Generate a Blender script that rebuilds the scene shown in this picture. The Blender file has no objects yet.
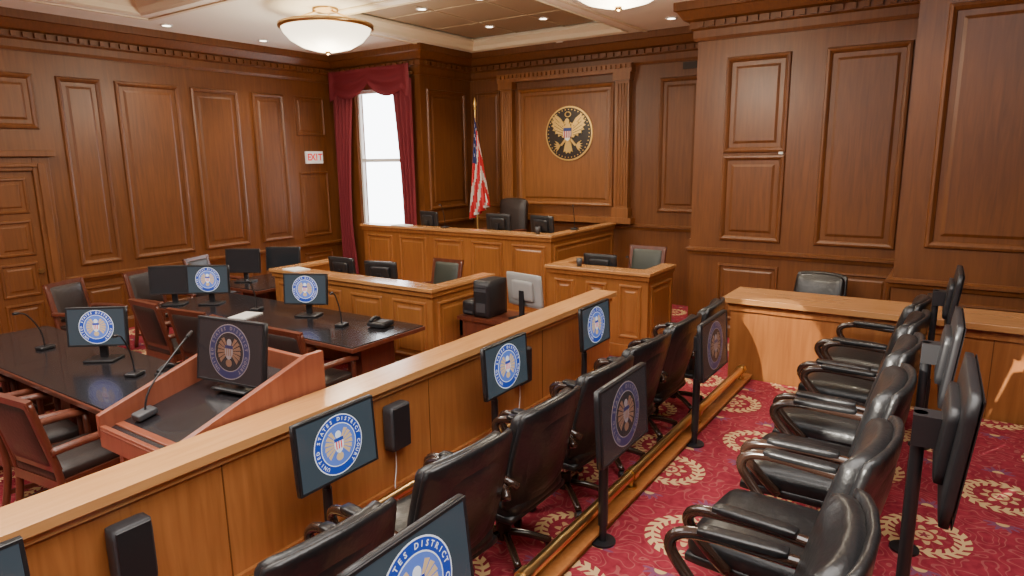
import bpy, bmesh, math, random
from mathutils import Vector, Matrix
random.seed(4)
scene = bpy.context.scene
COL = scene.collection

# ------------------------------------------------------------------ materials
def newmat(name):
    m = bpy.data.materials.new(name); m.use_nodes = True
    nt = m.node_tree; b = nt.nodes["Principled BSDF"]
    return m, nt, b

def plain(name, col, rough=0.5, metal=0.0, emis=None, es=0.0, coat=0.0, noise=0.0, nscale=60):
    m, nt, b = newmat(name)
    b.inputs["Base Color"].default_value = (*col, 1)
    b.inputs["Roughness"].default_value = rough
    b.inputs["Metallic"].default_value = metal
    b.inputs["Coat Weight"].default_value = coat
    if emis:
        b.inputs["Emission Color"].default_value = (*emis, 1)
        b.inputs["Emission Strength"].default_value = es
    if noise > 0:
        tc = nt.nodes.new("ShaderNodeTexCoord")
        n = nt.nodes.new("ShaderNodeTexNoise"); n.inputs["Scale"].default_value = nscale
        n.inputs["Detail"].default_value = 3
        nt.links.new(tc.outputs["Object"], n.inputs["Vector"])
        bp = nt.nodes.new("ShaderNodeBump"); bp.inputs["Strength"].default_value = noise
        bp.inputs["Distance"].default_value = 0.01
        nt.links.new(n.outputs["Fac"], bp.inputs["Height"])
        nt.links.new(bp.outputs["Normal"], b.inputs["Normal"])
    return m

def wood(name, c1, c2, sc=(16, 16, 1.2), rough=0.35, coat=0.12):
    m, nt, b = newmat(name)
    tc = nt.nodes.new("ShaderNodeTexCoord")
    mp = nt.nodes.new("ShaderNodeMapping"); mp.inputs["Scale"].default_value = sc
    nt.links.new(tc.outputs["Object"], mp.inputs["Vector"])
    n = nt.nodes.new("ShaderNodeTexNoise"); n.inputs["Scale"].default_value = 1.6
    n.inputs["Detail"].default_value = 7; n.inputs["Distortion"].default_value = 0.7
    nt.links.new(mp.outputs["Vector"], n.inputs["Vector"])
    n2 = nt.nodes.new("ShaderNodeTexNoise"); n2.inputs["Scale"].default_value = 0.9
    n2.inputs["Detail"].default_value = 2
    nt.links.new(tc.outputs["Object"], n2.inputs["Vector"])
    ad = nt.nodes.new("ShaderNodeMath"); ad.operation = 'MULTIPLY_ADD'
    ad.inputs[1].default_value = 0.45
    nt.links.new(n2.outputs["Fac"], ad.inputs[0]); nt.links.new(n.outputs["Fac"], ad.inputs[2])
    r = nt.nodes.new("ShaderNodeValToRGB")
    r.color_ramp.elements[0].position = 0.45; r.color_ramp.elements[0].color = (*c1, 1)
    r.color_ramp.elements[1].position = 1.0; r.color_ramp.elements[1].color = (*c2, 1)
    nt.links.new(ad.outputs[0], r.inputs["Fac"])
    nt.links.new(r.outputs["Color"], b.inputs["Base Color"])
    b.inputs["Roughness"].default_value = rough
    b.inputs["Coat Weight"].default_value = coat
    b.inputs["Coat Roughness"].default_value = 0.25
    return m

M = {}
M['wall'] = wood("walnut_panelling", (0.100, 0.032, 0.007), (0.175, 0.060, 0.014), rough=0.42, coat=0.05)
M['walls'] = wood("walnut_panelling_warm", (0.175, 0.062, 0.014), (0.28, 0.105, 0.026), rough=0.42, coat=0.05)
M['walll'] = wood("walnut_bench", (0.20, 0.073, 0.018), (0.32, 0.125, 0.034), rough=0.3)
M['rail'] = wood("cherry_rail", (0.26, 0.090, 0.024), (0.40, 0.155, 0.044), rough=0.35)
M['cap'] = wood("honey_cap", (0.48, 0.225, 0.075), (0.62, 0.32, 0.12), sc=(16, 1.2, 16), rough=0.22, coat=0.4)
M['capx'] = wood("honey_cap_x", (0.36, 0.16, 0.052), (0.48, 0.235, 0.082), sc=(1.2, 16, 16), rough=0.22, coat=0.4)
M['mahog'] = wood("mahogany", (0.07, 0.018, 0.010), (0.13, 0.036, 0.018), rough=0.3)
M['lect'] = wood("lectern_cherry", (0.20, 0.055, 0.029), (0.29, 0.09, 0.047), rough=0.3)
M['leather'] = plain("black_leather", (0.010, 0.010, 0.011), 0.36, noise=0.3, nscale=30, coat=0.06)
M['brleather'] = plain("brown_leather", (0.022, 0.014, 0.012), 0.42, noise=0.2, nscale=45)
M['grleather'] = plain("dark_green_leather", (0.03, 0.036, 0.028), 0.45)
M['black'] = plain("black_plastic", (0.014, 0.014, 0.016), 0.4)
M['dark'] = plain("dark_grey_plastic", (0.045, 0.045, 0.05), 0.5)
M['grey'] = plain("light_grey_plastic", (0.30, 0.30, 0.29), 0.5)
M['armw'] = plain("arm_lacquer", (0.03, 0.014, 0.009), 0.2, coat=0.6)
M['steel'] = plain("chrome", (0.5, 0.5, 0.5), 0.25, 1.0)
M['brass'] = plain("brass", (0.72, 0.50, 0.22), 0.28, 1.0)
M['gold'] = plain("gilt", (0.75, 0.5, 0.16), 0.35, 0.85)
M['tabletop'] = plain("black_table_top", (0.016, 0.014, 0.016), 0.2, coat=0.2)
M['cream'] = plain("ceiling_cream", (0.88, 0.82, 0.70), 0.8)
M['cream2'] = plain("ceiling_cream_dark", (0.76, 0.66, 0.48), 0.8)
M['tanpan'] = plain("ceiling_tan_panel", (0.34, 0.25, 0.155), 0.7)
M['tanlin'] = plain("ceiling_tan_line", (0.46, 0.36, 0.23), 0.7)
M['white'] = plain("white", (0.8, 0.8, 0.78), 0.5)
M['fwhite'] = plain("flag_white", (0.62, 0.58, 0.54), 0.7)
M['red'] = plain("sign_red", (0.65, 0.01, 0.01), 0.5, emis=(0.9, 0.01, 0.01), es=0.5)
M['signw'] = plain("sign_white", (0.75, 0.75, 0.75), 0.5, emis=(1, 1, 1), es=0.2)
M['curtain'] = plain("burgundy_velvet", (0.17, 0.012, 0.022), 0.75, noise=0.2)
M['glow'] = plain("alabaster_glass", (0.9, 0.85, 0.7), 0.4, emis=(1.0, 0.86, 0.62), es=3.4)
M['can'] = plain("downlight_lens", (0.9, 0.9, 0.85), 0.4, emis=(1.0, 0.88, 0.68), es=10)
M['sblack'] = plain("seal_dark_bronze", (0.022, 0.015, 0.012), 0.35)
M['shb'] = plain("shield_blue", (0.02, 0.05, 0.22), 0.4)
M['shr'] = plain("shield_red", (0.42, 0.02, 0.02), 0.4)
M['scr'] = plain("screen_lit", (0.02, 0.025, 0.03), 0.15, emis=(0.075, 0.105, 0.13), es=0.45)
M['scroff'] = plain("screen_off", (0.02, 0.023, 0.028), 0.12, coat=0.3)
M['sblue'] = plain("seal_blue", (0.01, 0.03, 0.2), 0.3, emis=(0.010, 0.045, 0.30), es=0.85)
M['swhite'] = plain("seal_white", (0.5, 0.5, 0.5), 0.3, emis=(0.72, 0.80, 0.95), es=0.7)
M['slight'] = plain("seal_field", (0.1, 0.15, 0.4), 0.3, emis=(0.035, 0.11, 0.44), es=0.85)
M['sbrown'] = plain("seal_brown", (0.3, 0.2, 0.1), 0.3, emis=(0.60, 0.42, 0.24), es=0.8)
M['sred'] = plain("seal_red", (0.4, 0.02, 0.02), 0.3, emis=(0.6, 0.04, 0.05), es=0.9)
M['dscr'] = plain("dim_screen", (0.02, 0.017, 0.018), 0.18, emis=(0.04, 0.03, 0.032), es=0.4)
M['dblue'] = plain("dim_blue", (0.02, 0.02, 0.05), 0.3, emis=(0.035, 0.028, 0.075), es=0.5)
M['dwhite'] = plain("dim_white", (0.15, 0.12, 0.12), 0.3, emis=(0.22, 0.16, 0.17), es=0.5)
M['dbrown'] = plain("dim_brown", (0.1, 0.05, 0.03), 0.3, emis=(0.20, 0.10, 0.07), es=0.5)
M['fred'] = plain("flag_red", (0.5, 0.012, 0.02), 0.6)
M['fblue'] = plain("flag_blue", (0.02, 0.03, 0.14), 0.6)
M['paper'] = plain("paper", (0.75, 0.75, 0.72), 0.7)
M['vent'] = plain("vent", (0.02, 0.012, 0.008), 0.6)

def carpet():
    m, nt, b = newmat("red_medallion_carpet")
    L = nt.links
    def mth(op, a, b_=None, c=None):
        n = nt.nodes.new("ShaderNodeMath"); n.operation = op
        for i, v in enumerate((a, b_, c)):
            if v is None: continue
            if isinstance(v, (int, float)): n.inputs[i].default_value = v
            else: L.new(v, n.inputs[i])
        return n.outputs[0]
    def mix(f, a, b_):
        n = nt.nodes.new("ShaderNodeMix"); n.data_type = 'RGBA'
        if isinstance(f, float): n.inputs[0].default_value = f
        else: L.new(f, n.inputs[0])
        for s, v in ((6, a), (7, b_)):
            if isinstance(v, tuple): n.inputs[s].default_value = (*v, 1)
            else: L.new(v, n.inputs[s])
        return n.outputs[2]
    tc = nt.nodes.new("ShaderNodeTexCoord")
    sp = nt.nodes.new("ShaderNodeSeparateXYZ"); L.new(tc.outputs["Object"], sp.inputs[0])
    P = 0.72
    x = mth('DIVIDE', sp.outputs[0], P); y = mth('DIVIDE', sp.outputs[1], P)
    row = mth('FLOOR', y)
    xo = mth('MULTIPLY_ADD', mth('PINGPONG', row, 1.0), 0.5, x)
    u = mth('SUBTRACT', mth('FRACT', xo), 0.5); v = mth('SUBTRACT', mth('FRACT', y), 0.5)
    r = mth('SQRT', mth('ADD', mth('MULTIPLY', u, u), mth('MULTIPLY', v, v)))
    th = mth('ARCTAN2', v, u)
    dr = mth('ABSOLUTE', mth('SUBTRACT', r, 0.25))
    leaf = mth('SINE', mth('MULTIPLY_ADD', dr, -55.0, mth('MULTIPLY', th, 20)))
    wreath = mth('MULTIPLY', mth('LESS_THAN', dr, 0.058), mth('GREATER_THAN', leaf, -0.30))
    stem = mth('LESS_THAN', dr, 0.010)
    wreath = mth('MAXIMUM', wreath, stem)
    s8 = mth('SINE', mth('MULTIPLY', th, 8))
    s5 = mth('SINE', mth('MULTIPLY', th, 5))
    core = mth('LESS_THAN', r, mth('MULTIPLY_ADD', s8, 0.03, 0.115))
    core2 = mth('LESS_THAN', mth('ABSOLUTE', mth('SUBTRACT', r, 0.075)), 0.012)
    core3 = mth('LESS_THAN', r, mth('MULTIPLY_ADD', s5, 0.012, 0.03))
    inner = mth('LESS_THAN', r, 0.33)
    au = mth('SUBTRACT', 0.5, mth('ABSOLUTE', u)); av = mth('SUBTRACT', 0.5, mth('ABSOLUTE', v))
    r2 = mth('SQRT', mth('ADD', mth('MULTIPLY', au, au), mth('MULTIPLY', av, av)))
    th2 = mth('ARCTAN2', av, au)
    s6 = mth('SINE', mth('MULTIPLY', th2, 12))
    fl = mth('LESS_THAN', r2, mth('MULTIPLY_ADD', s6, 0.03, 0.10))
    fl2 = mth('LESS_THAN', r2, 0.045)
    nz = nt.nodes.new("ShaderNodeTexNoise"); nz.inputs["Scale"].default_value = 6; nz.inputs["Detail"].default_value = 1
    L.new(tc.outputs["Object"], nz.inputs["Vector"])
    sw = mth('SINE', mth('MULTIPLY', nz.outputs["Fac"], 60.0))
    sprig = mth('GREATER_THAN', sw, 0.85)
    no = nt.nodes.new("ShaderNodeTexNoise"); no.inputs["Scale"].default_value = 22; no.inputs["Detail"].default_value = 4
    L.new(tc.outputs["Object"], no.inputs["Vector"])
    base = mix(mth('MULTIPLY', mth('SUBTRACT', no.outputs["Fac"], 0.3), 1.8), (0.20, 0.012, 0.026), (0.36, 0.036, 0.055))
    c = mix(mth('MULTIPLY', sprig, 0.35), base, (0.48, 0.19, 0.16))
    c = mix(fl, c, (0.17, 0.06, 0.12)); c = mix(fl2, c, (0.58, 0.38, 0.17))
    c = mix(mth('MULTIPLY', inner, 0.5), c, (0.26, 0.018, 0.035))
    c = mix(core, c, (0.60, 0.40, 0.19)); c = mix(core2, c, (0.30, 0.03, 0.04)); c = mix(core3, c, (0.24, 0.03, 0.05))
    c = mix(wreath, c, (0.66, 0.46, 0.22))
    c = mix(mth('MULTIPLY', no.outputs["Fac"], 0.22), c, (0.30, 0.03, 0.05))
    L.new(c, b.inputs["Base Color"]); b.inputs["Roughness"].default_value = 0.95
    b.inputs["Specular IOR Level"].default_value = 0.2
    bp = nt.nodes.new("ShaderNodeBump"); bp.inputs["Strength"].default_value = 0.3
    n3 = nt.nodes.new("ShaderNodeTexNoise"); n3.inputs["Scale"].default_value = 300
    L.new(tc.outputs["Object"], n3.inputs["Vector"])
    L.new(n3.outputs["Fac"], bp.inputs["Height"]); bp.inputs["Distance"].default_value = 0.005
    L.new(bp.outputs["Normal"], b.inputs["Normal"])
    return m
M['carpet'] = carpet()

# ------------------------------------------------------------------ builder
_glyph = {}
def glyph(ch):
    if ch in _glyph: return _glyph[ch]
    cu = bpy.data.curves.new("g", 'FONT'); cu.body = ch; cu.align_x = 'CENTER'; cu.align_y = 'CENTER'
    cu.size = 1.0; cu.resolution_u = 2
    cu.offset = 0.022
    ob = bpy.data.objects.new("g", cu); COL.objects.link(ob)
    bpy.context.view_layer.update()
    dg = bpy.context.evaluated_depsgraph_get()
    me = ob.evaluated_get(dg).to_mesh()
    vs = [v.co.copy() for v in me.vertices]; fs = [tuple(p.vertices) for p in me.polygons]
    ob.evaluated_get(dg).to_mesh_clear()
    bpy.data.objects.remove(ob); bpy.data.curves.remove(cu)
    _glyph[ch] = (vs, fs); return _glyph[ch]

class B:
    def __init__(s):
        s.v = []; s.f = []; s.m = []; s.sm = []; s.mats = []
        s.X = Matrix.Identity(4)
    def mi(s, k):
        if k not in s.mats: s.mats.append(k)
        return s.mats.index(k)
    def add(s, vs, fs, k, smooth=False):
        o = len(s.v); mi = s.mi(k)
        for v in vs: s.v.append(s.X @ Vector(v))
        for f in fs:
            s.f.append(tuple(i + o for i in f)); s.m.append(mi); s.sm.append(smooth)
    def box(s, a, b, k):
        x0, y0, z0 = a; x1, y1, z1 = b
        vs = [(x0,y0,z0),(x1,y0,z0),(x1,y1,z0),(x0,y1,z0),(x0,y0,z1),(x1,y0,z1),(x1,y1,z1),(x0,y1,z1)]
        s.add(vs, [(0,3,2,1),(4,5,6,7),(0,1,5,4),(1,2,6,5),(2,3,7,6),(3,0,4,7)], k)
    def cbox(s, c, sz, k, rot=None):
        h = Vector(sz) / 2
        o = s.X
        s.X = o @ Matrix.Translation(c) @ (rot if rot else Matrix.Identity(4))
        s.box(-h, h, k); s.X = o
    def rbox(s, c, sz, k, r=0.02, rot=None, bulge=(0,0,0), n=6, curve=0.0):
        h = Vector(sz) / 2; r = min(r, min(h) * 0.999)
        o = s.X
        s.X = o @ Matrix.Translation(c) @ (rot if rot else Matrix.Identity(4))
        vs = []; fs = []; idx = {}
        def P(a, b_, ax, sg):
            p = [0, 0, 0]; p[ax] = sg; p[(ax+1) % 3] = a; p[(ax+2) % 3] = b_
            key = tuple(round(q, 4) for q in p)
            if key in idx: return idx[key]
            q = Vector((p[0]*h[0], p[1]*h[1], p[2]*h[2]))
            cl = Vector([max(-(h[i]-r), min(h[i]-r, q[i])) for i in range(3)])
            d = q - cl
            if d.length > 1e-9: d = d.normalized() * r
            q = cl + d
            for i in range(3):
                j, l = (i+1) % 3, (i+2) % 3
                q[i] += p[i] * bulge[i] * (1-p[j]**2) * (1-p[l]**2)
            q[1] += curve * p[0]**2
            idx[key] = len(vs); vs.append(q); return idx[key]
        g = [-1 + 2*i/n for i in range(n+1)]
        g = [math.copysign(abs(t)**0.6, t) if t else 0 for t in g]
        for ax in range(3):
            for sg in (-1, 1):
                for i in range(n):
                    for j in range(n):
                        q = [P(g[i], g[j], ax, sg), P(g[i+1], g[j], ax, sg), P(g[i+1], g[j+1], ax, sg), P(g[i], g[j+1], ax, sg)]
                        fs.append(tuple(q) if sg > 0 else tuple(reversed(q)))
        s.add(vs, fs, k, True); s.X = o
    def cyl(s, p, q, r1, k, r2=None, n=14, smooth=True):
        r2 = r1 if r2 is None else r2
        p = Vector(p); q = Vector(q); d = (q-p).normalized()
        a = d.orthogonal().normalized(); b_ = d.cross(a)
        vs = []
        for c, r in ((p, r1), (q, r2)):
            for i in range(n):
                t = 2*math.pi*i/n; vs.append(c + (a*math.cos(t) + b_*math.sin(t))*r)
        s.add(vs, [(i, (i+1) % n, n+(i+1) % n, n+i) for i in range(n)], k, smooth)
        s.add([v for v in vs[:n]], [tuple(reversed(range(n)))], k)
        s.add([v for v in vs[n:]], [tuple(range(n))], k)
    def tube(s, pts, r, k, n=10, flat=1.0):
        pts = [Vector(p) for p in pts]
        P = []
        for i in range(len(pts)-1):
            p0 = pts[max(i-1, 0)]; p1 = pts[i]; p2 = pts[i+1]; p3 = pts[min(i+2, len(pts)-1)]
            for t in (0, .25, .5, .75):
                P.append(0.5*((2*p1)+(-p0+p2)*t+(2*p0-5*p1+4*p2-p3)*t*t+(-p0+3*p1-3*p2+p3)*t**3))
        P.append(pts[-1])
        vs = []; ref = None
        for i, c in enumerate(P):
            d = (P[min(i+1, len(P)-1)] - P[max(i-1, 0)]).normalized()
            if ref is None: ref = d.orthogonal().normalized()
            ref = (ref - d*ref.dot(d)).normalized(); b_ = d.cross(ref)
            for j in range(n):
                t = 2*math.pi*j/n; vs.append(c + (ref*math.cos(t) + b_*math.sin(t)*flat)*r)
        fs = []
        for i in range(len(P)-1):
            for j in range(n):
                fs.append((i*n+j, i*n+(j+1) % n, (i+1)*n+(j+1) % n, (i+1)*n+j))
        fs.append(tuple(reversed(range(n)))); fs.append(tuple(range(len(vs)-n, len(vs))))
        s.add(vs, fs, k, True)
    def lathe(s, prof, k, c=(0,0,0), n=36):
        vs = []
        for r, z in prof:
            for i in range(n):
                t = 2*math.pi*i/n; vs.append((c[0]+r*math.cos(t), c[1]+r*math.sin(t), c[2]+z))
        fs = []
        for a in range(len(prof)-1):
            for i in range(n):
                fs.append((a*n+i, a*n+(i+1) % n, (a+1)*n+(i+1) % n, (a+1)*n+i))
        s.add(vs, fs, k, True)
    def prism(s, poly, z0, z1, k, T=None):
        o = s.X
        if T: s.X = o @ T
        n = len(poly)
        vs = [(x, y, z0) for x, y in poly] + [(x, y, z1) for x, y in poly]
        fs = [tuple(reversed(range(n))), tuple(range(n, 2*n))] + [(i, (i+1) % n, n+(i+1) % n, n+i) for i in range(n)]
        s.add(vs, fs, k); s.X = o
    def nest(s, T, x0, y0, x1, y1, prof, k, kf=None):
        o = s.X; s.X = o @ T
        vs = []
        for ins, d in prof:
            vs += [(x0+ins, y0+ins, d), (x1-ins, y0+ins, d), (x1-ins, y1-ins, d), (x0+ins, y1-ins, d)]
        fs = []
        for i in range(len(prof)-1):
            for j in range(4):
                fs.append((i*4+j, i*4+(j+1) % 4, (i+1)*4+(j+1) % 4, (i+1)*4+j))
        s.add(vs, fs, k)
        l = (len(prof)-1)*4
        s.add(vs[l:l+4], [(0,1,2,3)], kf or k)
        s.X = o
    def sweep(s, path, prof, k):
        n = len(path); P = [Vector(p) for p in path]
        vs = []
        for i in range(n):
            if i == 0: d = (P[1]-P[0]).normalized(); nn = Vector((d.y, -d.x))
            elif i == n-1: d = (P[-1]-P[-2]).normalized(); nn = Vector((d.y, -d.x))
            else:
                d1 = (P[i]-P[i-1]).normalized(); d2 = (P[i+1]-P[i]).normalized()
                n1 = Vector((d1.y, -d1.x)); n2 = Vector((d2.y, -d2.x))
                nn = n1+n2; nn = nn / (nn.dot(n1))
            for o_, z in prof:
                q = P[i] + nn*o_; vs.append((q.x, q.y, z))
        m = len(prof); fs = []
        for i in range(n-1):
            for j in range(m):
                fs.append((i*m+j, (i+1)*m+j, (i+1)*m+(j+1) % m, i*m+(j+1) % m))
        fs.append(tuple(range(m))); fs.append(tuple(reversed(range((n-1)*m, n*m))))
        s.add(vs, fs, k)
    def text(s, T, txt, size, k, depth=0.0, adv=0.62):
        o = s.X; n = len(txt)
        for i, ch in enumerate(txt):
            if ch == ' ': continue
            vs, fs = glyph(ch)
            s.X = o @ T @ Matrix.Translation(((i-(n-1)/2)*adv*size, 0, depth)) @ Matrix.Scale(size, 4)
            s.add(vs, fs, k)
        s.X = o
    def arctext(s, T, txt, R, size, k, depth, span):
        o = s.X; n = len(txt)
        for i, ch in enumerate(txt):
            if ch == ' ': continue
            a = -span/2 + span*i/(n-1)
            vs, fs = glyph(ch)
            s.X = o @ T @ Matrix.Rotation(-a, 4, 'Z') @ Matrix.Translation((0, R, depth)) @ Matrix.Scale(size, 4)
            s.add(vs, fs, k)
        s.X = o
    def mesh(s, name):
        me = bpy.data.meshes.new(name)
        me.from_pydata([tuple(v) for v in s.v], [], s.f)
        for k in s.mats: me.materials.append(M[k])
        for p, mi, sm in zip(me.polygons, s.m, s.sm):
            p.material_index = mi; p.use_smooth = sm
        me.update()
        return me
    def obj(s, name, loc=(0,0,0), rz=0.0, bevel=0.0):
        me = s.mesh(name)
        return place(me, name, loc, rz, bevel)

def place(me, name, loc, rz=0.0, bevel=0.0):
    ob = bpy.data.objects.new(name, me); COL.objects.link(ob)
    ob.location = loc; ob.rotation_euler = (0, 0, rz)
    if bevel > 0:
        md = ob.modifiers.new("bevel", 'BEVEL'); md.width = bevel; md.segments = 2
        md.limit_method = 'ANGLE'; md.angle_limit = math.radians(40)
    return ob

def frame(origin, xa, ya):
    xa = Vector(xa).normalized(); ya = Vector(ya).normalized(); za = xa.cross(ya)
    return Matrix(((xa.x, ya.x, za.x, origin[0]), (xa.y, ya.y, za.y, origin[1]), (xa.z, ya.z, za.z, origin[2]), (0,0,0,1)))

PAN = [(0, 0), (0.012, 0.028), (0.035, 0.034), (0.06, 0.018), (0.07, 0.002), (0.12, 0.002), (0.15, 0.016)]
PANS = [(0, 0), (0.01, 0.018), (0.03, 0.02), (0.045, 0.002), (0.075, 0.002), (0.095, 0.012)]

# ------------------------------------------------------------------ national arms on the wall
def ell(cx, cy, a, b_, n=20):
    return [(cx+a*math.cos(2*math.pi*i/n), cy+b_*math.sin(2*math.pi*i/n)) for i in range(n)]
WING = [(0.08,0.22),(0.2,0.42),(0.33,0.60),(0.47,0.70),(0.60,0.76),(0.57,0.64),(0.70,0.66),(0.63,0.53),(0.75,0.50),(0.65,0.40),
        (0.75,0.33),(0.62,0.26),(0.69,0.16),(0.55,0.13),(0.58,0.02),(0.44,0.04),(0.43,-0.08),(0.30,-0.02),(0.24,-0.12),(0.10,-0.10)]
def wall_arms(b, T, R):
    dz = .006; th = .012
    def tri(poly, z, k): b.prism([(x*R, y*R) for x, y in poly], z-th, z, k, T)
    z = th+dz
    b.prism([(x*R, y*R) for x, y in ell(0,0,1,1,48)], 0, z, 'gold', T); z += dz
    b.prism([(x*R, y*R) for x, y in ell(0,0,.94,.94,48)], 0, z, 'sblack', T); z += dz
    for j in range(40):
        a = 2*math.pi*j/40
        tri(ell(.875*math.cos(a), .875*math.sin(a), .022, .022, 8), z, 'gold')
    k = 0.98
    def S(poly): return [(x*k, y*k-0.03) for x, y in poly]
    for sg in (1, -1):
        w = [(x*sg, y) for x, y in WING]
        if sg < 0: w = w[::-1]
        tri(S(w), z+th, 'gold')
        for q in range(5):
            x0,y0 = .22*sg, .30-.08*q; x1,y1 = (.56+.02*q)*sg, .62-.14*q
            g = [(x0,y0),(x1,y1),(x1,y1-.018),(x0,y0-.018)]
            tri(S(g if sg<0 else g[::-1]), z+th*1.25, 'sblack')
        leg = [(0.06*sg,-0.18),(0.14*sg,-0.16),(0.36*sg,-0.40),(0.28*sg,-0.43)]
        tri(S(leg if sg > 0 else leg[::-1]), z+th, 'gold')
        for j in range(5):
            a = math.radians(-50 + j*22)
            bx, by = 0.34*sg, -0.42
            ex, ey = bx + sg*0.30*math.cos(a), by + 0.30*math.sin(a)
            nx, ny = -math.sin(a)*0.034*sg, math.cos(a)*0.034
            q = [(bx, by), ((bx+ex)/2+nx, (by+ey)/2+ny), (ex, ey), ((bx+ex)/2-nx, (by+ey)/2-ny)]
            tri(S(q if sg < 0 else q[::-1]), z+th*1.5, 'gold')
    tri(S([(-.09,-.2),(-.2,-.66),(-.12,-.62),(-.08,-.72),(0,-.66),(.08,-.72),(.12,-.62),(.2,-.66),(.09,-.2)]), z+th, 'gold')
    tri(S(ell(0, .08, .16, .38)), z+th*2, 'gold')
    tri(S(ell(-.02, .48, .095, .11)), z+th*3, 'gold')
    tri(S([(-.08,.51),(-.20,.45),(-.08,.44)]), z+th*3, 'gold')
    sh = [(-.17,.24),(.17,.24),(.17,-.04),(.10,-.18),(0,-.25),(-.10,-.18),(-.17,-.04)]
    tri(S(sh[::-1]), z+th*3, 'white')
    for j in range(4):
        x = -.145 + j*.08
        tri(S([(x,.12),(x,-.13),(x+.042,-.13),(x+.042,.12)]), z+th*3.3, 'shr')
    tri(S([(-.17,.24),(-.17,.12),(.17,.12),(.17,.24)]), z+th*3.3, 'shb')
    for j in range(13):
        a = 2*math.pi*j/13; r_ = 0.12
        tri(S(ell(r_*math.cos(a), .74+r_*.75*math.sin(a), .02, .02, 8)), z+th*2, 'gold')
    tri(S([(-.44,.46),(-.2,.38),(-.1,.46),(-.1,.40),(-.2,.32),(-.46,.39)]), z+th*2.5, 'gold')
    tri(S([(.1,.46),(.22,.38),(.46,.46),(.46,.39),(.22,.32),(.1,.40)]), z+th*2.5, 'gold')

def screen_mark(b, T, R, c, text=None):
    dz = th = .0006
    def P(poly, z, k): b.prism([(x*R, y*R) for x, y in poly], z-th, z, k, T)
    z = .0012
    P(ell(0,0,1,1,48), z, c[0]); z += dz
    P(ell(0,0,.965,.965,48), z, c[1]); z += dz
    if text: b.arctext(T, text, R*0.845, R*0.17, c[0], z+dz, math.radians(285))
    P(ell(0,0,.72,.72,40), z, c[0]); z += dz
    P(ell(0,0,.69,.69,40), z, c[2]); z += dz
    for sg in (1,-1):
        for j in range(6):
            a0 = math.radians(62 - j*19); a1 = a0 - math.radians(15)
            q = [(.10*sg*math.cos(a0), .02+.10*math.sin(a0)), (.55*sg*math.cos(a0), .02+.55*math.sin(a0)), (.58*sg*math.cos(a1), .02+.58*math.sin(a1)), (.10*sg*math.cos(a1), .02+.10*math.sin(a1))]
            P(q if sg < 0 else q[::-1], z, c[3])
    P(ell(0,.34,.12,.13), z+dz, c[0])
    P(ell(0,-.40,.15,.14), z, c[3])
    sh = [(-.19,.24),(.19,.24),(.19,-.06),(.11,-.22),(0,-.29),(-.11,-.22),(-.19,-.06)]
    P(sh[::-1], z+2*dz, c[0])
    P([(-.19,.24),(-.19,.12),(.19,.12),(.19,.24)], z+3*dz, c[1])
    for j in range(3):
        x = -.13+j*.10
        P([(x,.12),(x,-.14),(x+.05,-.14),(x+.05,.12)], z+3*dz, c[4])
C_LIT = ('swhite','sblue','slight','sbrown','sred')
C_DIM = ('dwhite','dblue','dscr','dbrown','dbrown')

# ------------------------------------------------------------------ room
CZ = 4.28
WY = 8.85
path = [(-10.1,-3.0),(-10.1,WY),(-7.88,WY),(-7.88,10.25),(-3.0,10.25),(-3.0,8.7),(-0.5,8.7),(-0.5,7.4),(3.0,7.4)]
b = B(); b.box((-10.3,-3.2,-0.2),(3.2,10.45,0), 'carpet'); b.obj("floor")
b = B(); b.box((-2.90,-2.99,0.0),(-1.56,6.08,0.15), 'carpet'); b.obj("jury_platform")
b = B(); b.box((-1.47,-2.99,0.0),(2.98,6.08,0.35), 'carpet'); b.obj("jury_upper_platform")

def Lf(y, z): return frame((-10.1, y, z), (0,1,0), (0,0,1))
b = B()
b.box((-10.3,-3.2,0),(-10.1,WY+.2,4.7), 'wall')
for y0, y1 in ((4.14,4.70),(4.88,5.82),(6.0,6.83),(7.08,7.72)):
    b.nest(Lf(0,0), y0, 1.0, y1, 3.55, PAN, 'wall')
    b.nest(Lf(0,0), y0, 0.24, y1, 0.70, PANS, 'wall')
b.nest(Lf(0,0), 7.95, 2.85, 8.62, 3.55, PANS, 'wall')
b.nest(Lf(0,0), 7.95, 1.0, 8.62, 2.2, PANS, 'wall')
b.nest(Lf(0,0), 7.95, 0.24, 8.62, 0.70, PANS, 'wall')
b.nest(Lf(0,0), 2.55, 2.85, 3.88, 3.55, PAN, 'wall')
for y0 in (-2.6,-1.3,0,1.2):
    b.nest(Lf(0,0), y0, 1.0, y0+1.0, 3.55, PAN, 'wall')
b.obj("wall_left")
b = B()
b.box((-10.098,2.585,0),(-10.04,3.695,2.315), 'wall')
for j,(z0,z1) in enumerate(((0.15,0.62),(0.70,1.15),(1.23,1.70),(1.78,2.24))):
    for y0,y1 in ((2.66,3.10),(3.17,3.61)):
        b.nest(frame((-10.04,0,0),(0,1,0),(0,0,1)), y0,z0,y1,z1, PANS, 'wall')
b.cyl((-10.04,3.62,1.02),(-9.98,3.62,1.02),0.03,'brass')
b.obj("door_1")
b = B()
for y0,y1 in ((2.38,2.58),(3.70,3.90)):
    b.box((-10.098,y0,0),(-10.0,y1,2.5),'wall'); b.box((-10.0,y0+.05,0),(-9.975,y1-.05,2.42),'wall')
b.box((-10.098,2.58,2.32),(-10.0,3.70,2.5),'wall'); b.box((-10.0,2.53,2.37),(-9.975,3.75,2.42),'wall')
b.box((-10.098,2.32,2.5),(-9.94,3.96,2.58),'wall')
b.obj("door_casing", bevel=0.01)
WX0, WX1, WZ0, WZ1 = -9.50, -8.30, 1.15, 3.65
b = B()
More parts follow.
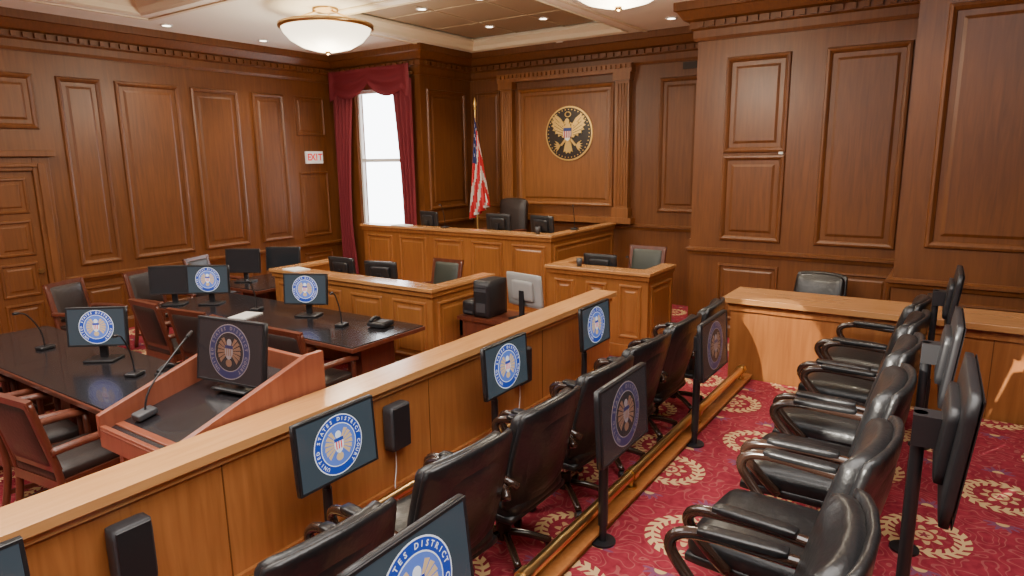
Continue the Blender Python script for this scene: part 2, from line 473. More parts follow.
b.box((-10.1,WY,0),(WX0,WY+.2,4.7),'wall'); b.box((WX1,WY,0),(-7.88,WY+.2,4.7),'wall')
b.box((WX0,WY,0),(WX1,WY+.2,WZ0),'wall'); b.box((WX0,WY,WZ1),(WX1,WY+.2,4.7),'wall')
b.obj("wall_window_side")
b = B()
for x0,x1,z0,z1 in ((WX0+.005,WX0+.05,WZ0+.005,WZ1-.005),(WX1-.05,WX1-.005,WZ0+.005,WZ1-.005),(WX0+.05,WX1-.05,WZ0+.005,WZ0+.07),(WX0+.05,WX1-.05,WZ1-.06,WZ1-.005),(WX0+.05,WX1-.05,2.36,2.42)):
    b.box((x0,WY+.06,z0),(x1,WY+.12,z1),'white')
b.obj("window_1")
b = B(); b.box((-8.08,WY+.2,0),(-7.88,10.45,4.7),'wall')
b.nest(frame((-7.88,0,0),(0,1,0),(0,0,1)), 9.0,1.5,10.08,3.6,PAN,'wall')
b.obj("wall_alcove_left")
Bk = frame((0,10.25,0),(1,0,0),(0,0,1))
b = B(); b.box((-7.88,10.25,0),(-2.8,10.45,4.7),'wall')
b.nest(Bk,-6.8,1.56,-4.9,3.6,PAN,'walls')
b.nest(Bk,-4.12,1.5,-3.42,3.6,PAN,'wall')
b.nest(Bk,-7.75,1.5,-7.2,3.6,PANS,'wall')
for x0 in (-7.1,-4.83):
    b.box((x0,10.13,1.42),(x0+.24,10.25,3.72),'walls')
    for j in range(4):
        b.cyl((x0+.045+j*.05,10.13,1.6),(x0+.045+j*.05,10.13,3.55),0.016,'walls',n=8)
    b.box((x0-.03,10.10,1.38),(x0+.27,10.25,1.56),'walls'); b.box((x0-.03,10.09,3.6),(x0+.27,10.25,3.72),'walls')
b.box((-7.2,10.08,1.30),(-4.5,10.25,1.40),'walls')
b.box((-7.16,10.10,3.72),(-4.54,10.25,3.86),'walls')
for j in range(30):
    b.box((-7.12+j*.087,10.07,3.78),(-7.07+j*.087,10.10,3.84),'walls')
b.box((-3.75,10.22,3.70),(-3.25,10.24,3.80),'vent')
b.obj("wall_back")
b = B(); b.box((-3.0,8.9,0),(-2.8,10.25,4.7),'wall'); b.obj("wall_alcove_right")
R_ = frame((0,8.7,0),(1,0,0),(0,0,1))
b = B(); b.box((-3.0,8.7,0),(-0.5,8.9,4.7),'wall')
b.nest(R_,-2.62,2.42,-1.85,3.6,PAN,'wall'); b.nest(R_,-2.62,1.3,-1.85,2.40,PAN,'wall')
b.nest(R_,-1.47,1.3,-0.6,3.6,PAN,'wall')
b.nest(R_,-2.62,.24,-1.85,1.0,PANS,'wall'); b.nest(R_,-1.47,.24,-0.6,1.0,PANS,'wall')
b.box((-1.93,8.66,2.4),(-1.88,8.70,2.43),'white')
b.obj("wall_right_back")
b = B(); b.box((-0.5,7.4,0),(-0.3,8.9,4.7),'wall'); b.box((-0.3,7.4,0),(3.0,7.6,4.7),'wall')
P_ = frame((0,7.4,0),(1,0,0),(0,0,1))
b.nest(P_,-0.27,1.5,0.95,3.7,PAN,'wall'); b.nest(P_,1.3,1.5,2.5,3.7,PAN,'wall')
b.nest(P_,-0.27,.24,0.95,1.0,PANS,'wall')
b.obj("wall_pier")
b = B(); b.box((3.0,-3.2,0),(3.2,7.6,4.7),'wall')
for y0 in (-2.5,-.6,1.3,3.2,5.1): b.nest(frame((3.0,0,0),(0,-1,0),(0,0,1)),-y0-1.5,1.3,-y0,3.6,PAN,'wall')
b.obj("wall_right")
b = B()
ops = [(-3.45,-2.3)]
zs0, zs1 = 3.05, 4.15
b.box((-10.1,-3.2,0),(3.0,-3.0,zs0),'wall'); b.box((-10.1,-3.2,zs1),(3.0,-3.0,4.7),'wall')
xs = -10.1
for x0,x1 in ops:
    b.box((xs,-3.2,zs0),(x0,-3.0,zs1),'wall'); xs = x1
b.box((xs,-3.2,zs0),(3.0,-3.0,zs1),'wall')
b.obj("wall_rear")

CR = [(0,3.82),(0.03,3.82),(0.05,3.86),(0.05,3.95),(0.09,3.97),(0.09,4.05),(0.15,4.07),(0.22,4.17),(0.25,4.18),(0.25,CZ),(0,CZ)]
b = B(); b.sweep(path, CR, 'wall')
P2 = [Vector(p) for p in path]
for i in range(len(P2)-1):
    d = P2[i+1]-P2[i]; Ln = d.length; d.normalize(); nn = Vector((d.y,-d.x))
    n = int(Ln/0.13)
    for j in range(n):
        c = P2[i] + d*(j+.5)*Ln/n + nn*0.105
        ang = math.atan2(d.y, d.x)
        b.cbox((c.x,c.y,4.01),(0.07,0.04,0.06),'wall',Matrix.Rotation(ang,4,'Z'))
b.obj("trim_1")
def rail_trim(name, pth, z, k='wall'):
    b = B(); b.sweep(pth, [(0,z-.06),(0.02,z-.06),(0.03,z-.02),(0.055,z-.01),(0.055,z+.02),(0.02,z+.035),(0,z+.035)], k); b.obj(name)
rail_trim("trim_2", [(-10.1,3.9),(-10.1,WY),(-9.9,WY)], 0.84)
rail_trim("trim_3", [(-7.88,8.9),(-7.88,10.25),(-3.0,10.25),(-3.0,8.7)], 1.26)
rail_trim("trim_4", [(-3.0,10.0),(-3.0,8.7),(-0.5,8.7),(-0.5,7.4),(3.0,7.4)], 1.16)
def base(name, pth):
    b = B(); b.sweep(pth, [(0,0),(0.03,0),(0.03,.13),(0.015,.17),(0,.17)], 'wall'); b.obj(name)
base("baseboard_left", [(-10.1,3.9),(-10.1,WY),(-8.7,WY)])
base("baseboard_back", [(-3.0,10.25),(-3.0,8.7),(-0.5,8.7),(-0.5,7.4),(3.0,7.4)])

b = B()
b.box((-10.3,-3.2,4.62),(3.2,10.45,4.7),'cream')
recs = [(-7.5,6.4,-4.5,9.85),(-9.0,-2.0,-6.3,4.8),(-5.7,-2.0,-3.0,4.8),(-2.3,-2.0,2.0,4.8)]
xs_ = sorted({-10.1,3.0}|{r[0] for r in recs}|{r[2] for r in recs}); ys_ = sorted({-3.0,10.25}|{r[1] for r in recs}|{r[3] for r in recs})
for i in range(len(xs_)-1):
    for j in range(len(ys_)-1):
        cx=(xs_[i]+xs_[i+1])/2; cy=(ys_[j]+ys_[j+1])/2
        if any(r[0]<cx<r[2] and r[1]<cy<r[3] for r in recs): continue
        b.box((xs_[i],ys_[j],CZ),(xs_[i+1],ys_[j+1],4.62),'cream')
for n_, r in enumerate(recs):
    pth=[(r[0],r[1]),(r[0],r[3]),(r[2],r[3]),(r[2],r[1]),(r[0],r[1])]
    b.sweep(pth,[(0,CZ-.02),(0.05,CZ),(0.07,CZ+.06),(0.14,CZ+.12),(0.14,CZ+.16),(0,CZ+.16)],'cream2')
    b.sweep([(x+(-.25 if x==r[0] else .25), y+(-.25 if y==r[1] else .25)) for x,y in pth],[(0,CZ),(0,CZ-.015),(0.06,CZ-.015),(0.06,CZ)],'cream2')
r = recs[0]
b.box((r[0]+.14,r[1]+.14,4.46),(r[2]-.14,r[3]-.14,4.52),'tanpan')
nx=3
for i in range(1,nx):
    x=r[0]+.14+(r[2]-r[0]-.28)*i/nx; b.box((x-.012,r[1]+.14,4.452),(x+.012,r[3]-.14,4.46),'tanlin')
for i in range(1,3):
    y=r[1]+.14+(r[3]-r[1]-.28)*i/3; b.box((r[0]+.14,y-.012,4.452),(r[2]-.14,y+.012,4.46),'tanlin')
b.obj("ceiling")
def canlight(x,y,z,spot=0):
    b=B(); b.lathe([(0.0,-.012),(0.055,-.012)],'can',n=20); b.lathe([(0.055,-.014),(0.08,-.014),(0.085,0)],'white',n=20)
    b.obj("recessed_downlight",(x,y,z))
    if spot:
        l=bpy.data.lights.new("downlight",'SPOT'); l.energy=spot; l.spot_size=math.radians(105); l.spot_blend=0.9
        l.shadow_soft_size=0.06; l.color=(1,.87,.68)
        o=bpy.data.objects.new("downlight",l); COL.objects.link(o); o.location=(x,y,z-.05)
for x,y in ((-6.5,7.4),(-5.5,7.4),(-6.5,9.0),(-5.5,9.0)): canlight(x,y,4.46,150)
for x,y in ((-9.4,5.35),(-9.4,6.9),(-9.0,8.0)): canlight(x,y,CZ,95)
for x,y in ((-3.6,7.4),(-2.0,7.6),(-.9,6.8),(-3.6,9.3),(-5.8,10.05)): canlight(x,y,CZ,95)
# added narrow spot standing in for sunlight on the jury box end wall
canlight(-2.65,2.3,CZ,0)  # invented ceiling can, only houses the sun patch spot
l=bpy.data.lights.new("sun_patch_spot",'SPOT'); l.energy=2600; l.spot_size=math.radians(7.5); l.spot_blend=.12; l.shadow_soft_size=.02; l.color=(1,.9,.72)
o=bpy.data.objects.new("sun_patch_spot",l); COL.objects.link(o); o.location=(-2.65,2.3,CZ-.05)
o.rotation_euler=(Vector((-1.24,6.12,.74))-Vector(o.location)).to_track_quat('-Z','Y').to_euler()

b=B()
b.lathe([(0.0,-.28),(0.14,-.275),(0.31,-.23),(0.45,-.15),(0.53,-.06),(0.555,0.0)],'glow')
b.lathe([(0.555,-.01),(0.59,0.0),(0.59,.04),(0.555,.05),(0.54,.0)],'brass')
b.lathe([(0.0,-.32),(0.035,-.31),(0.03,-.275)],'brass',n=14)
for i in range(3):
    a=i*2.094; b.cyl((.54*math.cos(a),.54*math.sin(a),.03),(.05*math.cos(a),.05*math.sin(a),.22),.012,'brass')
b.lathe([(0,.18),(.16,.20),(.16,.24)],'brass')
me=b.mesh("bowl_pendant_light")
for x,y in ((-6.88,6.0),(-2.82,5.95)):
    place(me,"bowl_pendant_light",(x,y,4.04))
    l=bpy.data.lights.new("pendant_bulb",'POINT'); l.energy=130; l.color=(1,.87,.68); l.shadow_soft_size=.25
    o=bpy.data.objects.new("pendant_bulb",l); COL.objects.link(o); o.location=(x,y,3.4)

b=B(); wall_arms(b, frame((0,0,0),(1,0,0),(0,0,1)), 0.46); b.obj("wall_seal",(-5.74,10.232,2.80))
b=B(); b.cbox((0.02,0,0),(0.04,.38,.22),'signw'); b.text(frame((0.042,0,0),(0,1,0),(0,0,1)),"EXIT",0.17,'red',adv=0.5)
b.obj("exit_sign",(-10.1,8.30,2.46))

def curtain_mesh(b, y, z0, z1, n=60, amp=.05, folds=6, gather=None):
    vs=[];fs=[];rows=14
    for j in range(rows+1):
        t=j/rows; z=z1+(z0-z1)*t
        for i in range(n+1):
            u=i/n
            g=gather(t); xx=g[0]+(g[1]-g[0])*u
            vs.append((xx, y+amp*math.sin(u*folds*2*math.pi)*(0.6+.4*t), z))
    for j in range(rows):
        for i in range(n):
            a=j*(n+1)+i; fs.append((a,a+n+1,a+n+2,a+1))
    b.add(vs,fs,'curtain',True)
b=B()
def gl(t):
    w=.55-.22*math.sin(min(t/.75,1)*math.pi/2) if t<.75 else .33+.1*(t-.75)*4
    return (-9.92,-9.92+w)
def gr(t):
    w=.46-.16*math.sin(min(t/.75,1)*math.pi/2) if t<.75 else .30+.08*(t-.75)*4
    return (-7.95-w,-7.95)
CY=WY-.15
curtain_mesh(b,CY,0.25,3.75,folds=5,gather=gl); curtain_mesh(b,CY,0.25,3.75,folds=4,gather=gr)
vs=[];fs=[];n=96;rows=12
for j in range(rows+1):
    t=j/rows
    for i in range(n+1):
        u=i/n
        sag=abs(math.sin(u*math.pi*2))
        edge=max(0,1-min(u,1-u)/.10)
        drop=.26+.24*sag**.8+.28*edge
        z=3.99-drop*t
        vs.append((-9.95+2.0*u, CY-.06-.035*math.sin(t*math.pi*5)*sag-.03*math.sin(u*60)*edge, z))
for j in range(rows):
    for i in range(n):
        a=j*(n+1)+i; fs.append((a,a+n+1,a+n+2,a+1))
b.add(vs,fs,'curtain',True)
b.cyl((-9.98,CY,3.84),(-7.93,CY,3.84),.025,'brass')
b.obj("window_curtain")

# ------------------------------------------------------------------ jury rail
b=B()
b.box((-3.08,-2.9,0),(-2.93,6.1,0.98),'rail')
for y in (0.2,1.7,3.25,4.75):
    b.box((-2.93,y,0.15),(-2.926,y+.008,0.98),'wall')
b.box((-2.93,-2.9,.15),(-2.905,6.1,.30),'rail'); b.box((-2.93,-2.9,.93),(-2.91,6.1,.98),'cap')
b.box((-3.10,-2.9,.90),(-3.08,6.12,.98),'rail'); b.box((-3.10,-2.9,0),(-3.08,6.1,.16),'rail')
Fr=frame((-3.08,0,0),(0,-1,0),(0,0,1))
for y in (0.0,1.5,3.0,4.5): b.nest(Fr,-y-1.4,.25,-y-.1,.85,PANS,'rail')
b.box((-3.13,-2.9,.98),(-2.87,6.14,1.03),'cap')
b.obj("jury_box_rail",bevel=.008)
def footrail(name,x,z,y0,y1,zf,r=.03):
    b=B(); b.cyl((x,y0,z),(x,y1,z),r,'brass',n=18)
    y=y0+.3
    while y<y1:
        b.cyl((x,y,zf),(x,y,z),.013,'brass'); b.cyl((x,y,zf),(x,y,zf+.012),.035,'brass'); b.cyl((x,y-.03,z),(x,y+.03,z),r+.008,'brass',n=18); y+=1.2
    b.obj(name)
footrail("brass_foot_rail",-2.78,.33,-2.8,5.95,.15)
b=B(); b.box((-1.555,-2.9,0),(-1.475,6.08,.38),'walll'); b.box((-1.57,-2.9,.38),(-1.46,6.08,.40),'rail'); b.obj("jury_tier_curb",bevel=.004)
footrail("brass_foot_rail",-1.52,.49,-2.8,5.95,.402,.032)
b=B()
b.box((-1.70,6.12,0),(2.98,6.28,1.06),'rail'); b.box((-1.72,6.10,.98),(2.98,6.12,1.06),'rail')
for x in (-.75,.3): b.box((x,6.117,.35),(x+.006,6.12,.98),'wall')
b.box((-1.76,6.04,1.06),(2.98,6.62,1.11),'capx')
b.box((-1.70,6.28,0),(-1.62,6.58,1.06),'rail')
b.obj("jury_box_end_wall",bevel=.006)

# ------------------------------------------------------------------ benches
def bench(name, x0,x1,y0,y1,h,th=.1,npan=3,sides=(1,1),desk=-.28):
    b=B()
    b.box((x0,y0,0),(x1,y0+th,h-.04),'walll')
    if sides[0]: b.box((x0,y0+th,0),(x0+th,y1,h-.04),'walll')
    if sides[1]: b.box((x1-th,y0+th,0),(x1,y1,h-.04),'walll')
    b.box((x0-.04,y0-.05,h-.04),(x1+.04,y0+th+.12,h),'capx')
    if sides[0]: b.box((x0-.04,y0+th+.12,h-.04),(x0+th+.04,y1,h),'capx')
    if sides[1]: b.box((x1-th-.04,y0+th+.12,h-.04),(x1+.04,y1,h),'capx')
    b.box((x0-.02,y0-.025,h-.10),(x1+.02,y0,h-.04),'walll')
    b.box((x0-.02,y0-.025,0),(x1+.02,y0,.16),'walll')
    if sides[1]:
        b.box((x1,y0,0),(x1+.02,y1,.16),'walll'); b.box((x1,y0,h-.10),(x1+.02,y1,h-.04),'walll')
    w=(x1-x0)/npan
    for i in range(npan):
        b.nest(frame((0,y0,0),(1,0,0),(0,0,1)), x0+i*w+.08,.24,x0+(i+1)*w-.08,h-.16,PANS,'walll')
    if sides[1] and y1-y0>.5:
        b.nest(frame((x1,0,0),(0,1,0),(0,0,1)), y0+.08,.24,y1-.08,h-.16,PANS,'walll')
    b.box((x0+th,y0+th,h+desk-.04),(x1-th,min(y0+th+.75,y1),h+desk),'capx')
    return b.obj(name,bevel=.005)
bench("judge_bench",-8.55,-4.78,8.0,10.05,1.32,npan=5,sides=(0,1),desk=-.12)
b=B(); b.box((-7.8,8.95,0),(-4.95,10.06,.45),'carpet'); b.obj("judge_platform")
bench("clerk_bench",-7.25,-4.58,5.2,6.3,1.05,npan=4,sides=(1,1),desk=-.22)
bench("witness_stand",-4.30,-2.95,7.15,7.95,1.06,npan=3,sides=(1,1),desk=-.22)

def table(name,x0,x1,y0,y1):
    b=B(); b.box((x0,y0,.715),(x1,y1,.75),'tabletop'); b.box((x0-.015,y0-.015,.70),(x1+.015,y1+.015,.74),'mahog')
    b.box((x0+.1,y0+.2,.66),(x1-.1,y1-.1,.70),'mahog')
    for x in (x0+.22,x1-.42,(x0+x1)/2-.1):
        b.box((x,y0+.3,.06),(x+.2,y1-.2,.66),'mahog'); b.box((x-.06,y0+.2,0),(x+.26,y1-.08,.06),'mahog')
    b.obj(name,bevel=.006)
table("counsel_table",-7.8,-4.40,3.9,4.85)
table("counsel_table",-7.8,-4.50,1.95,2.80)
b=B(); b.box((0,0,.68),(.95,.5,.72),'mahog')
for x in (.02,.89):
    for y in (.02,.44): b.box((x,y,0),(x+.04,y+.04,.68),'mahog')
b.box((.02,.02,.5),(.93,.48,.68),'mahog')
b.obj("court_reporter_table",(-4.45,5.45,0))

# ------------------------------------------------------------------ lectern
b=B()
b.box((-.38,-.42,.08),(.38,.42,.92),'lect'); b.box((-.42,-.46,0),(.42,.46,.08),'lect')
for sg in (-1,1):
    T=frame((sg*.40,0,0),(0,1,0),(0,0,1))
    b.prism([(-.50,.86),(.46,.86),(.46,1.26),(.34,1.26),(-.50,.99)],-.02,.02,'lect',T)
b.box((-.38,.42,.86),(.38,.46,1.20),'lect')
T=Matrix.Translation((0,-.02,.995))@Matrix.Rotation(math.radians(12),4,'X')
o_=b.X; b.X=T; b.box((-.38,-.47,-.02),(.38,.45,.0),'tabletop'); b.box((-.38,-.49,-.06),(.38,-.465,.02),'lect'); b.X=o_
b.box((-.40,-.50,.80),(.40,-.47,.93),'lect')
b.box((-.38,-.47,.86),(.38,.42,.9),'lect')
b.nest(frame((-.38,0,0),(0,-1,0),(0,0,1)),-.36,.16,.36,.78,PANS,'lect'); b.nest(frame((0,-.42,0),(1,0,0),(0,0,1)),-.32,.16,.32,.78,PANS,'lect')
b.tube([(-.27,-.30,.96),(-.28,-.25,1.10),(-.32,-.05,1.27),(-.36,.05,1.33)],.006,'black'); b.cyl((-.36,.05,1.33),(-.385,.10,1.35),.012,'black')
b.rbox((-.27,-.30,.965),(.09,.12,.04),'dark',.012,Matrix.Rotation(.2,4,'X'))
b.obj("lectern",(-3.57,2.10,0),bevel=.004)

# ------------------------------------------------------------------ monitors
def monitor(w,h,kind='desk',mode='lit',postz=.0,tilt=0.0,lower=.13,shell='black'):
    b=B()
    cz = postz if kind=='post' else h/2+lower
    R=Matrix.Translation((0,0,cz))@Matrix.Rotation(tilt,4,'X')
    b.X=R
    b.rbox((0,0,0),(w,.035,h),shell,.012,n=4)
    b.rbox((0,.028,0),(w*.6,.04,h*.6),shell,.015,n=4)
    F=frame((0,-.0175,0),(1,0,0),(0,0,1))
    b.nest(F,-w/2+.004,-h/2+.004,w/2-.004,h/2-.004,[(0,.0),(.002,.004),(.014,.004),(.015,.0015)],'black',{'lit':'scr','dim':'dscr','off':'scroff'}[mode])
    if mode!='off': screen_mark(b,F@Matrix.Translation((0,0,.0015)),h*.42,C_LIT if mode=='lit' else C_DIM,"UNITED STATES DISTRICT COURT")
    b.X=Matrix.Identity(4)
    if kind=='post':
        b.cyl((0,.10,0),(0,.10,cz+.05),.020,'black'); b.cyl((0,.10,0),(0,.10,.012),.07,'black',n=20)
        b.box((-.04,.04,cz-.05),(.04,.12,cz+.05),'black'); b.cyl((0,.10,.10),(0,.10,.5),.026,'black')
    else:
        b.box((-.03,.035,.02),(.03,.06,cz),'black'); b.rbox((0,.03,.01),(w*.5,.2,.02),'black',.008,n=4)
    return b
pm1=monitor(.54,.385,'post','lit',.78,-.06).mesh("juror_monitor")
pm2=monitor(.56,.40,'post','dim',.76,-.06).mesh("juror_monitor_dim")
pm2l=monitor(.56,.40,'post','lit',.70,-.10).mesh("juror_monitor_near")
RX=math.pi/2
for y in (.50,2.17,3.74,5.14): place(pm1,"juror_monitor",(-2.62,y,.15),RX)
place(pm2l,"juror_monitor",(-1.34,1.38,.35),RX)
for y in (2.95,4.42): place(pm2,"juror_monitor",(-1.34,y,.35),RX)
pm3=monitor(.52,.40,'post','off',1.08,.10).mesh("juror_monitor_dark")
pm4=monitor(.52,.40,'post','off',1.20,.10).mesh("juror_monitor_dark_tall")
place(pm4,"juror_monitor",(.055,2.34,.35),RX+.03)
for x,y in ((.02,3.75),(.01,5.25)): place(pm3,"juror_monitor",(x,y,.35),RX+.03)
b=B(); b.rbox((.055,0,0),(.09,.17,.30),'dark',.015,n=4); b.nest(frame((.10,0,0),(0,1,0),(0,0,1)),-.075,-.14,.075,.14,[(0,0),(.004,.004),(.01,.004)],'black')
b.tube([(.03,0,-.15),(.02,.01,-.3),(.03,-.02,-.42),(.03,.0,-.53)],.004,'white',n=6)
me=b.mesh("wall_speaker")
for y,z in ((1.22,.72),(2.88,.72),(4.35,.72)): place(me,"rail_speaker",(-2.93,y,z))

dm_lit=monitor(.50,.34,'desk','lit',tilt=-.1).mesh("desk_monitor"); dm_off=monitor(.50,.34,'desk','off',tilt=-.1).mesh("desk_monitor_off")
dm_grey=monitor(.50,.36,'desk','off',tilt=-.1,shell='grey').mesh("desk_monitor_grey")
dm_lect=monitor(.56,.40,'desk','dim',tilt=-.14,lower=.04).mesh("lectern_monitor")
dm_low=monitor(.46,.30,'desk','off',tilt=-.1,lower=.05).mesh("desk_monitor_low")
def dm(x,y,z,rz=0,k=None): place(k or dm_off,"desk_monitor",(x,y,z),rz)
dm(-5.95,2.50,.75,.65,dm_lit); dm(-7.25,4.3,.75,.6,dm_lit); dm(-5.75,4.5,.75,.45,dm_lit)
dm(-7.6,4.05,.75,.7); dm(-3.57,2.22,1.035,.15,dm_lect)
dm(-6.55,5.72,.83,math.pi,dm_low); dm(-5.85,5.72,.83,math.pi+.2,dm_low)
dm(-3.74,5.72,.72,math.pi-.2,dm_grey)
dm(-6.0,8.45,1.20,math.pi,dm_low); dm(-5.2,8.45,1.20,math.pi-.2,dm_low); dm(-7.35,8.35,1.20,math.pi-.2,dm_low)
dm(-3.75,7.5,.84,math.pi,dm_low)
table("side_table",-8.5,-7.5,5.1,6.2)
dm(-8.2,5.4,.75,.5); dm(-7.85,5.8,.75,.5)
b=B(); b.rbox((0,0,.20),(.20,.36,.40),'black',.015,n=4); b.box((-.075,-.186,.28),(.075,-.178,.32),'dark'); b.box((-.075,-.186,.33),(.075,-.178,.36),'dark')
b.box((-.06,-.185,.06),(.06,-.178,.16),'dark'); b.obj("computer_tower",(-4.16,5.68,.72))
b=B(); b.rbox((0,0,.08),(.16,.26,.16),'black',.02,n=4); b.box((-.06,-.135,.03),(.06,-.128,.05),'dark'); b.obj("printer",(-4.36,5.66,.72))

b=B(); b.rbox((0,0,.015),(.1,.13,.03),'black',.01,n=4); b.tube([(0,0,.02),(0,-.02,.18),(.02,-.12,.34),(.04,-.2,.38)],.006,'black'); b.cyl((.04,-.2,.38),(.05,-.25,.385),.012,'black')
mic=b.mesh("gooseneck_microphone")
for x,y,z,r in ((-5.3,2.45,.75,.5),(-5.1,4.4,.75,.3),(-6.5,4.4,.75,.4),(-6.8,8.10,1.32,.2),(-4.84,8.8,1.32,.2),(-6.8,2.4,.75,.2),(-3.3,7.45,.84,0)):
    place(mic,"gooseneck_microphone",(x,y,z),r)
b=B(); b.box((-.11,-.15,0),(.11,.15,.012),'paper'); pp=b.mesh("paper_stack")
for x,y,z,r in ((-6.35,4.15,.75,.3),(-7.7,8.06,1.32,1.5),(-6.9,5.28,1.05,1.4)): place(pp,"paper_stack",(x,y,z),r)
b=B(); b.lathe([(0,0),(.03,0),(.04,.1),(.036,.1),(.028,.01),(0,.01)],'dark',n=20); cup=b.mesh("cup")
place(cup,"cup",(-5.05,8.08,1.32)); place(cup,"cup",(-3.9,7.22,1.06))
b=B(); b.rbox((0,0,.03),(.2,.2,.05),'black',.015,n=4); b.tube([(-.07,-.08,.06),(-.07,0,.085),(-.07,.08,.06)],.018,'black'); b.box((0,-.07,.055),(.08,.06,.06),'dark')
ph=b.mesh("desk_telephone")
place(ph,"desk_telephone",(-4.75,4.6,.75),.2); place(ph,"desk_telephone",(-5.0,2.6,.75),.4)

# ------------------------------------------------------------------ chairs
def juror_chair():
    b=B()
    for i in range(5):
        a=i*2*math.pi/5+.3; c,s_=math.cos(a),math.sin(a)
        b.tube([(0,0,.13),(.14*c,.14*s_,.11),(.27*c,.27*s_,.065)],.022,'armw',n=8); b.cyl((.27*c-.02*s_,.27*s_+.02*c,.028),(.27*c+.02*s_,.27*s_-.02*c,.028),.028,'black',n=12)
    b.cyl((0,0,.09),(0,0,.20),.045,'black'); b.cyl((0,0,.2),(0,0,.38),.028,'steel')
    b.box((-.17,-.17,.35),(.17,.17,.38),'black')
    b.rbox((0,.03,.44),(.54,.56,.13),'leather',.055,bulge=(0,.02,.035),n=8)
    b.rbox((0,.03,.395),(.55,.57,.05),'leather',.02,n=6)
    Rb=Matrix.Rotation(math.radians(14),4,'X')
    b.rbox((0,-.275,.715),(.53,.11,.54),'leather',.05,Rb,bulge=(.015,.03,.035),n=8,curve=.045)
    b.rbox((0,-.315,.715),(.56,.05,.57),'leather',.02,Rb,bulge=(.02,0,.035),n=8,curve=.045)
    b.rbox((0,-.225,.58),(.40,.06,.18),'leather',.03,Rb,bulge=(0,.02,0),n=6)
    for sg in (-1,1):
        x=sg*.31
        b.tube([(sg*.28,-.30,.62),(x,-.25,.65),(x,-.05,.665),(x+sg*.01,.16,.665),(x+sg*.005,.26,.64),(x,.28,.58),(x-sg*.01,.21,.49),(x-sg*.03,.12,.40)],.024,'armw',n=10)
        b.rbox((x+sg*.003,.02,.685),(.065,.32,.035),'leather',.016,n=5)
    return b
jc=juror_chair().mesh("juror_chair")
for y in (1.38,2.16,2.84,3.55,4.20,4.88,5.55):
    place(jc,"juror_chair",(-2.02,y,.15),RX+random.uniform(-.10,.10))
place(jc,"juror_chair",(-2.05,.55,.15),RX-.1)
for y in (1.15,1.93,2.72,3.50,4.24,4.95,5.60):
    place(jc,"juror_chair",(-.50,y,.35),RX+random.uniform(-.12,.12))
for y in (3.9,4.65,5.40):
    place(jc,"juror_chair",(.88,y,.35),RX+random.uniform(-.1,.1))
place(jc,"office_chair",(-1.35,8.1,0.0),math.pi*.95)
def counsel_chair(leather='brleather'):
    b=B()
    for sg in (-1,1):
        b.tube([(sg*.25,.24,0),(sg*.25,.24,.25),(sg*.25,.24,.62)],.022,'mahog',n=8)
        b.tube([(sg*.25,-.29,0),(sg*.25,-.24,.25),(sg*.25,-.23,.45),(sg*.25,-.29,.75),(sg*.25,-.34,.98)],.024,'mahog',n=8)
        b.tube([(sg*.27,-.27,.64),(sg*.285,-.1,.65),(sg*.285,.12,.645),(sg*.27,.27,.625)],.022,'mahog',n=8,flat=1.3)
        b.box((sg*.25-.015,-.24,.36),(sg*.25+.015,.24,.43),'mahog'); b.box((sg*.25-.01,-.24,.16),(sg*.25+.01,.24,.19),'mahog')
    b.box((-.25,.22,.36),(.25,.25,.43),'mahog'); b.box((-.25,-.25,.36),(.25,-.22,.43),'mahog')
    b.rbox((0,0,.455),(.50,.50,.08),leather,.035,bulge=(0,0,.02),n=6)
    Rb=Matrix.Rotation(math.radians(13),4,'X')
    b.rbox((0,-.285,.74),(.44,.06,.44),leather,.025,Rb,bulge=(0,.02,0),n=6)
    b.cbox((0,-.34,.97),(.54,.035,.06),'mahog',Rb); b.cbox((0,-.235,.51),(.5,.03,.05),'mahog',Rb)
    for sg in (-1,1): b.cbox((sg*.235,-.285,.74),(.04,.04,.50),'mahog',Rb)
    return b
cc=counsel_chair().mesh("counsel_chair")
for x,y,r in ((-4.72,3.72,.05),(-5.42,3.70,-.1),(-6.15,3.7,.12),(-6.9,3.7,0),(-4.84,1.78,.12),(-5.5,1.78,-.1),(-6.25,1.78,0),(-7.0,1.78,.1),
              (-8.7,3.6,-1.2),(-8.7,4.5,-1.3),(-9.2,5.6,-1.2)):
    place(cc,"counsel_chair",(x,y,0),r)
gb=counsel_chair('grleather').mesh("clerk_chair")
place(gb,"clerk_chair",(-6.0,6.85,.0),math.pi); place(gb,"clerk_chair",(-3.6,8.35,.16),math.pi)
b=B()
for i in range(5):
    a=i*2*math.pi/5; c,s_=math.cos(a),math.sin(a); b.tube([(0,0,.12),(.32*c,.32*s_,.03)],.025,'mahog',n=8)
b.cyl((0,0,.1),(0,0,.42),.03,'steel'); b.rbox((0,0,.48),(.56,.55,.14),'brleather',.05,bulge=(0,0,.02))
b.rbox((0,-.30,.86),(.58,.12,.74),'brleather',.06,Matrix.Rotation(.1,4,'X'),bulge=(0,.03,.03))
for sg in (-1,1): b.tube([(sg*.3,-.25,.7),(sg*.32,.0,.72),(sg*.32,.22,.7),(sg*.3,.2,.45)],.025,'mahog')
b.obj("judge_chair",(-6.6,9.45,.45),math.pi)
b=B(); b.box((-4.3,7.98,0),(-3.04,8.66,.16),'carpet'); b.obj("witness_platform")

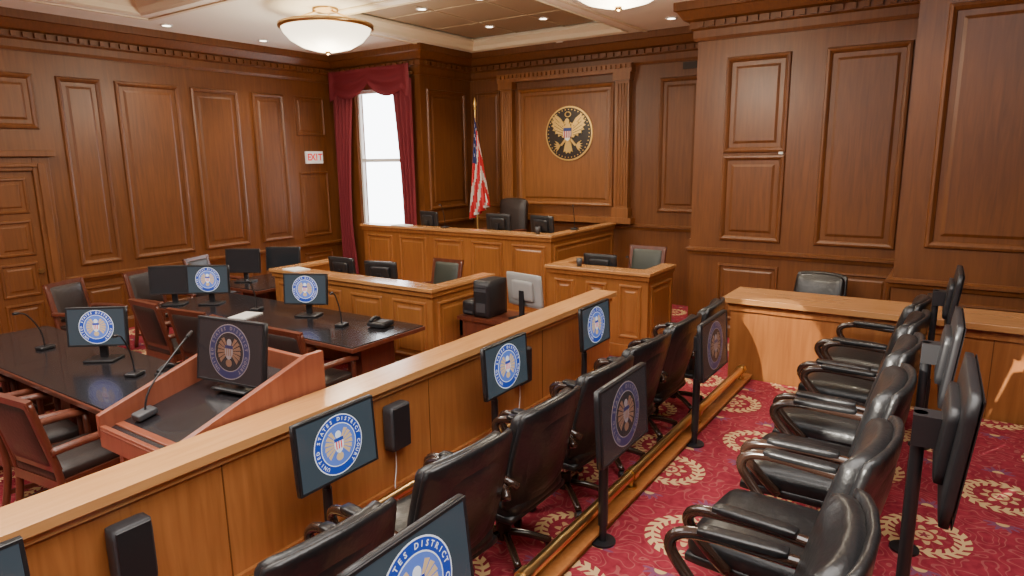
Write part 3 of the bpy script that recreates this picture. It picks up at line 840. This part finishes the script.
# ------------------------------------------------------------------ flag
b=B()
b.lathe([(0,0),(.14,0),(.14,.03),(.05,.06),(.03,.1),(0,.1)],'brass',n=20)
b.cyl((0,0,.05),(0,0,2.80),.014,'gold'); b.lathe([(0,2.78),(.03,2.80),(.02,2.84),(.035,2.88),(.015,2.96),(0,3.0)],'gold',n=12)
NU=13*4; NV=30
vs=[]
for j in range(NV+1):
    t=j/NV
    wdt=.05+.17*t**.7
    for i in range(NU+1):
        u=i/NU
        x=(u-.35)*wdt*2.0*(.55+.45*t); yv=.055*math.sin(u*4.5*2*math.pi+t*2.5)*(.3+t)
        x+=.02*math.sin(u*9*math.pi+t*3)*t
        z=2.66-1.80*t*(1-.16*u)-.34*u*(1-t)
        vs.append((x+.03,yv-.03,z))
groups={'fred':[], 'fwhite':[], 'fblue':[]}
for j in range(NV):
    for i in range(NU):
        a=j*(NU+1)+i; f=(a,a+NU+1,a+NU+2,a+1)
        q=i+int(j*.7)
        s_=(q//4)
        if i<7*4 and j<NV*.42 :
            key='fwhite' if (i%4==1 and j%3==1) else 'fblue'
        else: key='fred' if (s_%2==0 or q%4==3) else 'fwhite'
        groups[key].append(f)
for k_,f in groups.items(): b.add(vs,f,k_,True)
b.obj("american_flag",(-7.25,9.55,.45))

# ------------------------------------------------------------------ lights
def area(loc,sx,sy,e,c):
    l=bpy.data.lights.new("ceiling_fill_light",'AREA'); l.shape='RECTANGLE'; l.size=sx; l.size_y=sy; l.energy=e; l.color=c  # added general fill under the ceiling, no light panel fixture here
    o=bpy.data.objects.new("ceiling_fill_light",l); COL.objects.link(o); o.location=loc
area((-7.6,1.0,4.55),2.2,3.5,200,(1,.93,.83))
area((-4.3,1.0,4.55),2.2,3.5,280,(1,.93,.83))
area((-.2,1.2,4.55),3.2,4.0,370,(1,.95,.89))
sun=bpy.data.lights.new("sun",'SUN'); sun.energy=13; sun.angle=.01; sun.color=(1,.93,.8)
so=bpy.data.objects.new("sun",sun); COL.objects.link(so)
so.rotation_euler=Vector((.36,.88,-.31)).to_track_quat('-Z','Y').to_euler()
w=bpy.data.worlds.new("World"); scene.world=w; w.use_nodes=True
bg=w.node_tree.nodes["Background"]; bg.inputs[0].default_value=(.92,.96,1,1); bg.inputs[1].default_value=10.0

# ------------------------------------------------------------------ camera
cam=bpy.data.cameras.new("camera"); cam.lens=36*660/1024; cam.sensor_width=36; cam.clip_start=.05
co=bpy.data.objects.new("camera",cam); COL.objects.link(co)
pitch=math.atan(130/660)
Rm=Matrix.Rotation(math.radians(34.3),4,'Z')@Matrix.Rotation(math.pi/2-pitch,4,'X')@Matrix.Rotation(math.radians(-0.8),4,'Z')
co.matrix_world=Matrix.Translation((0,0,2.4))@Rm
scene.camera=co
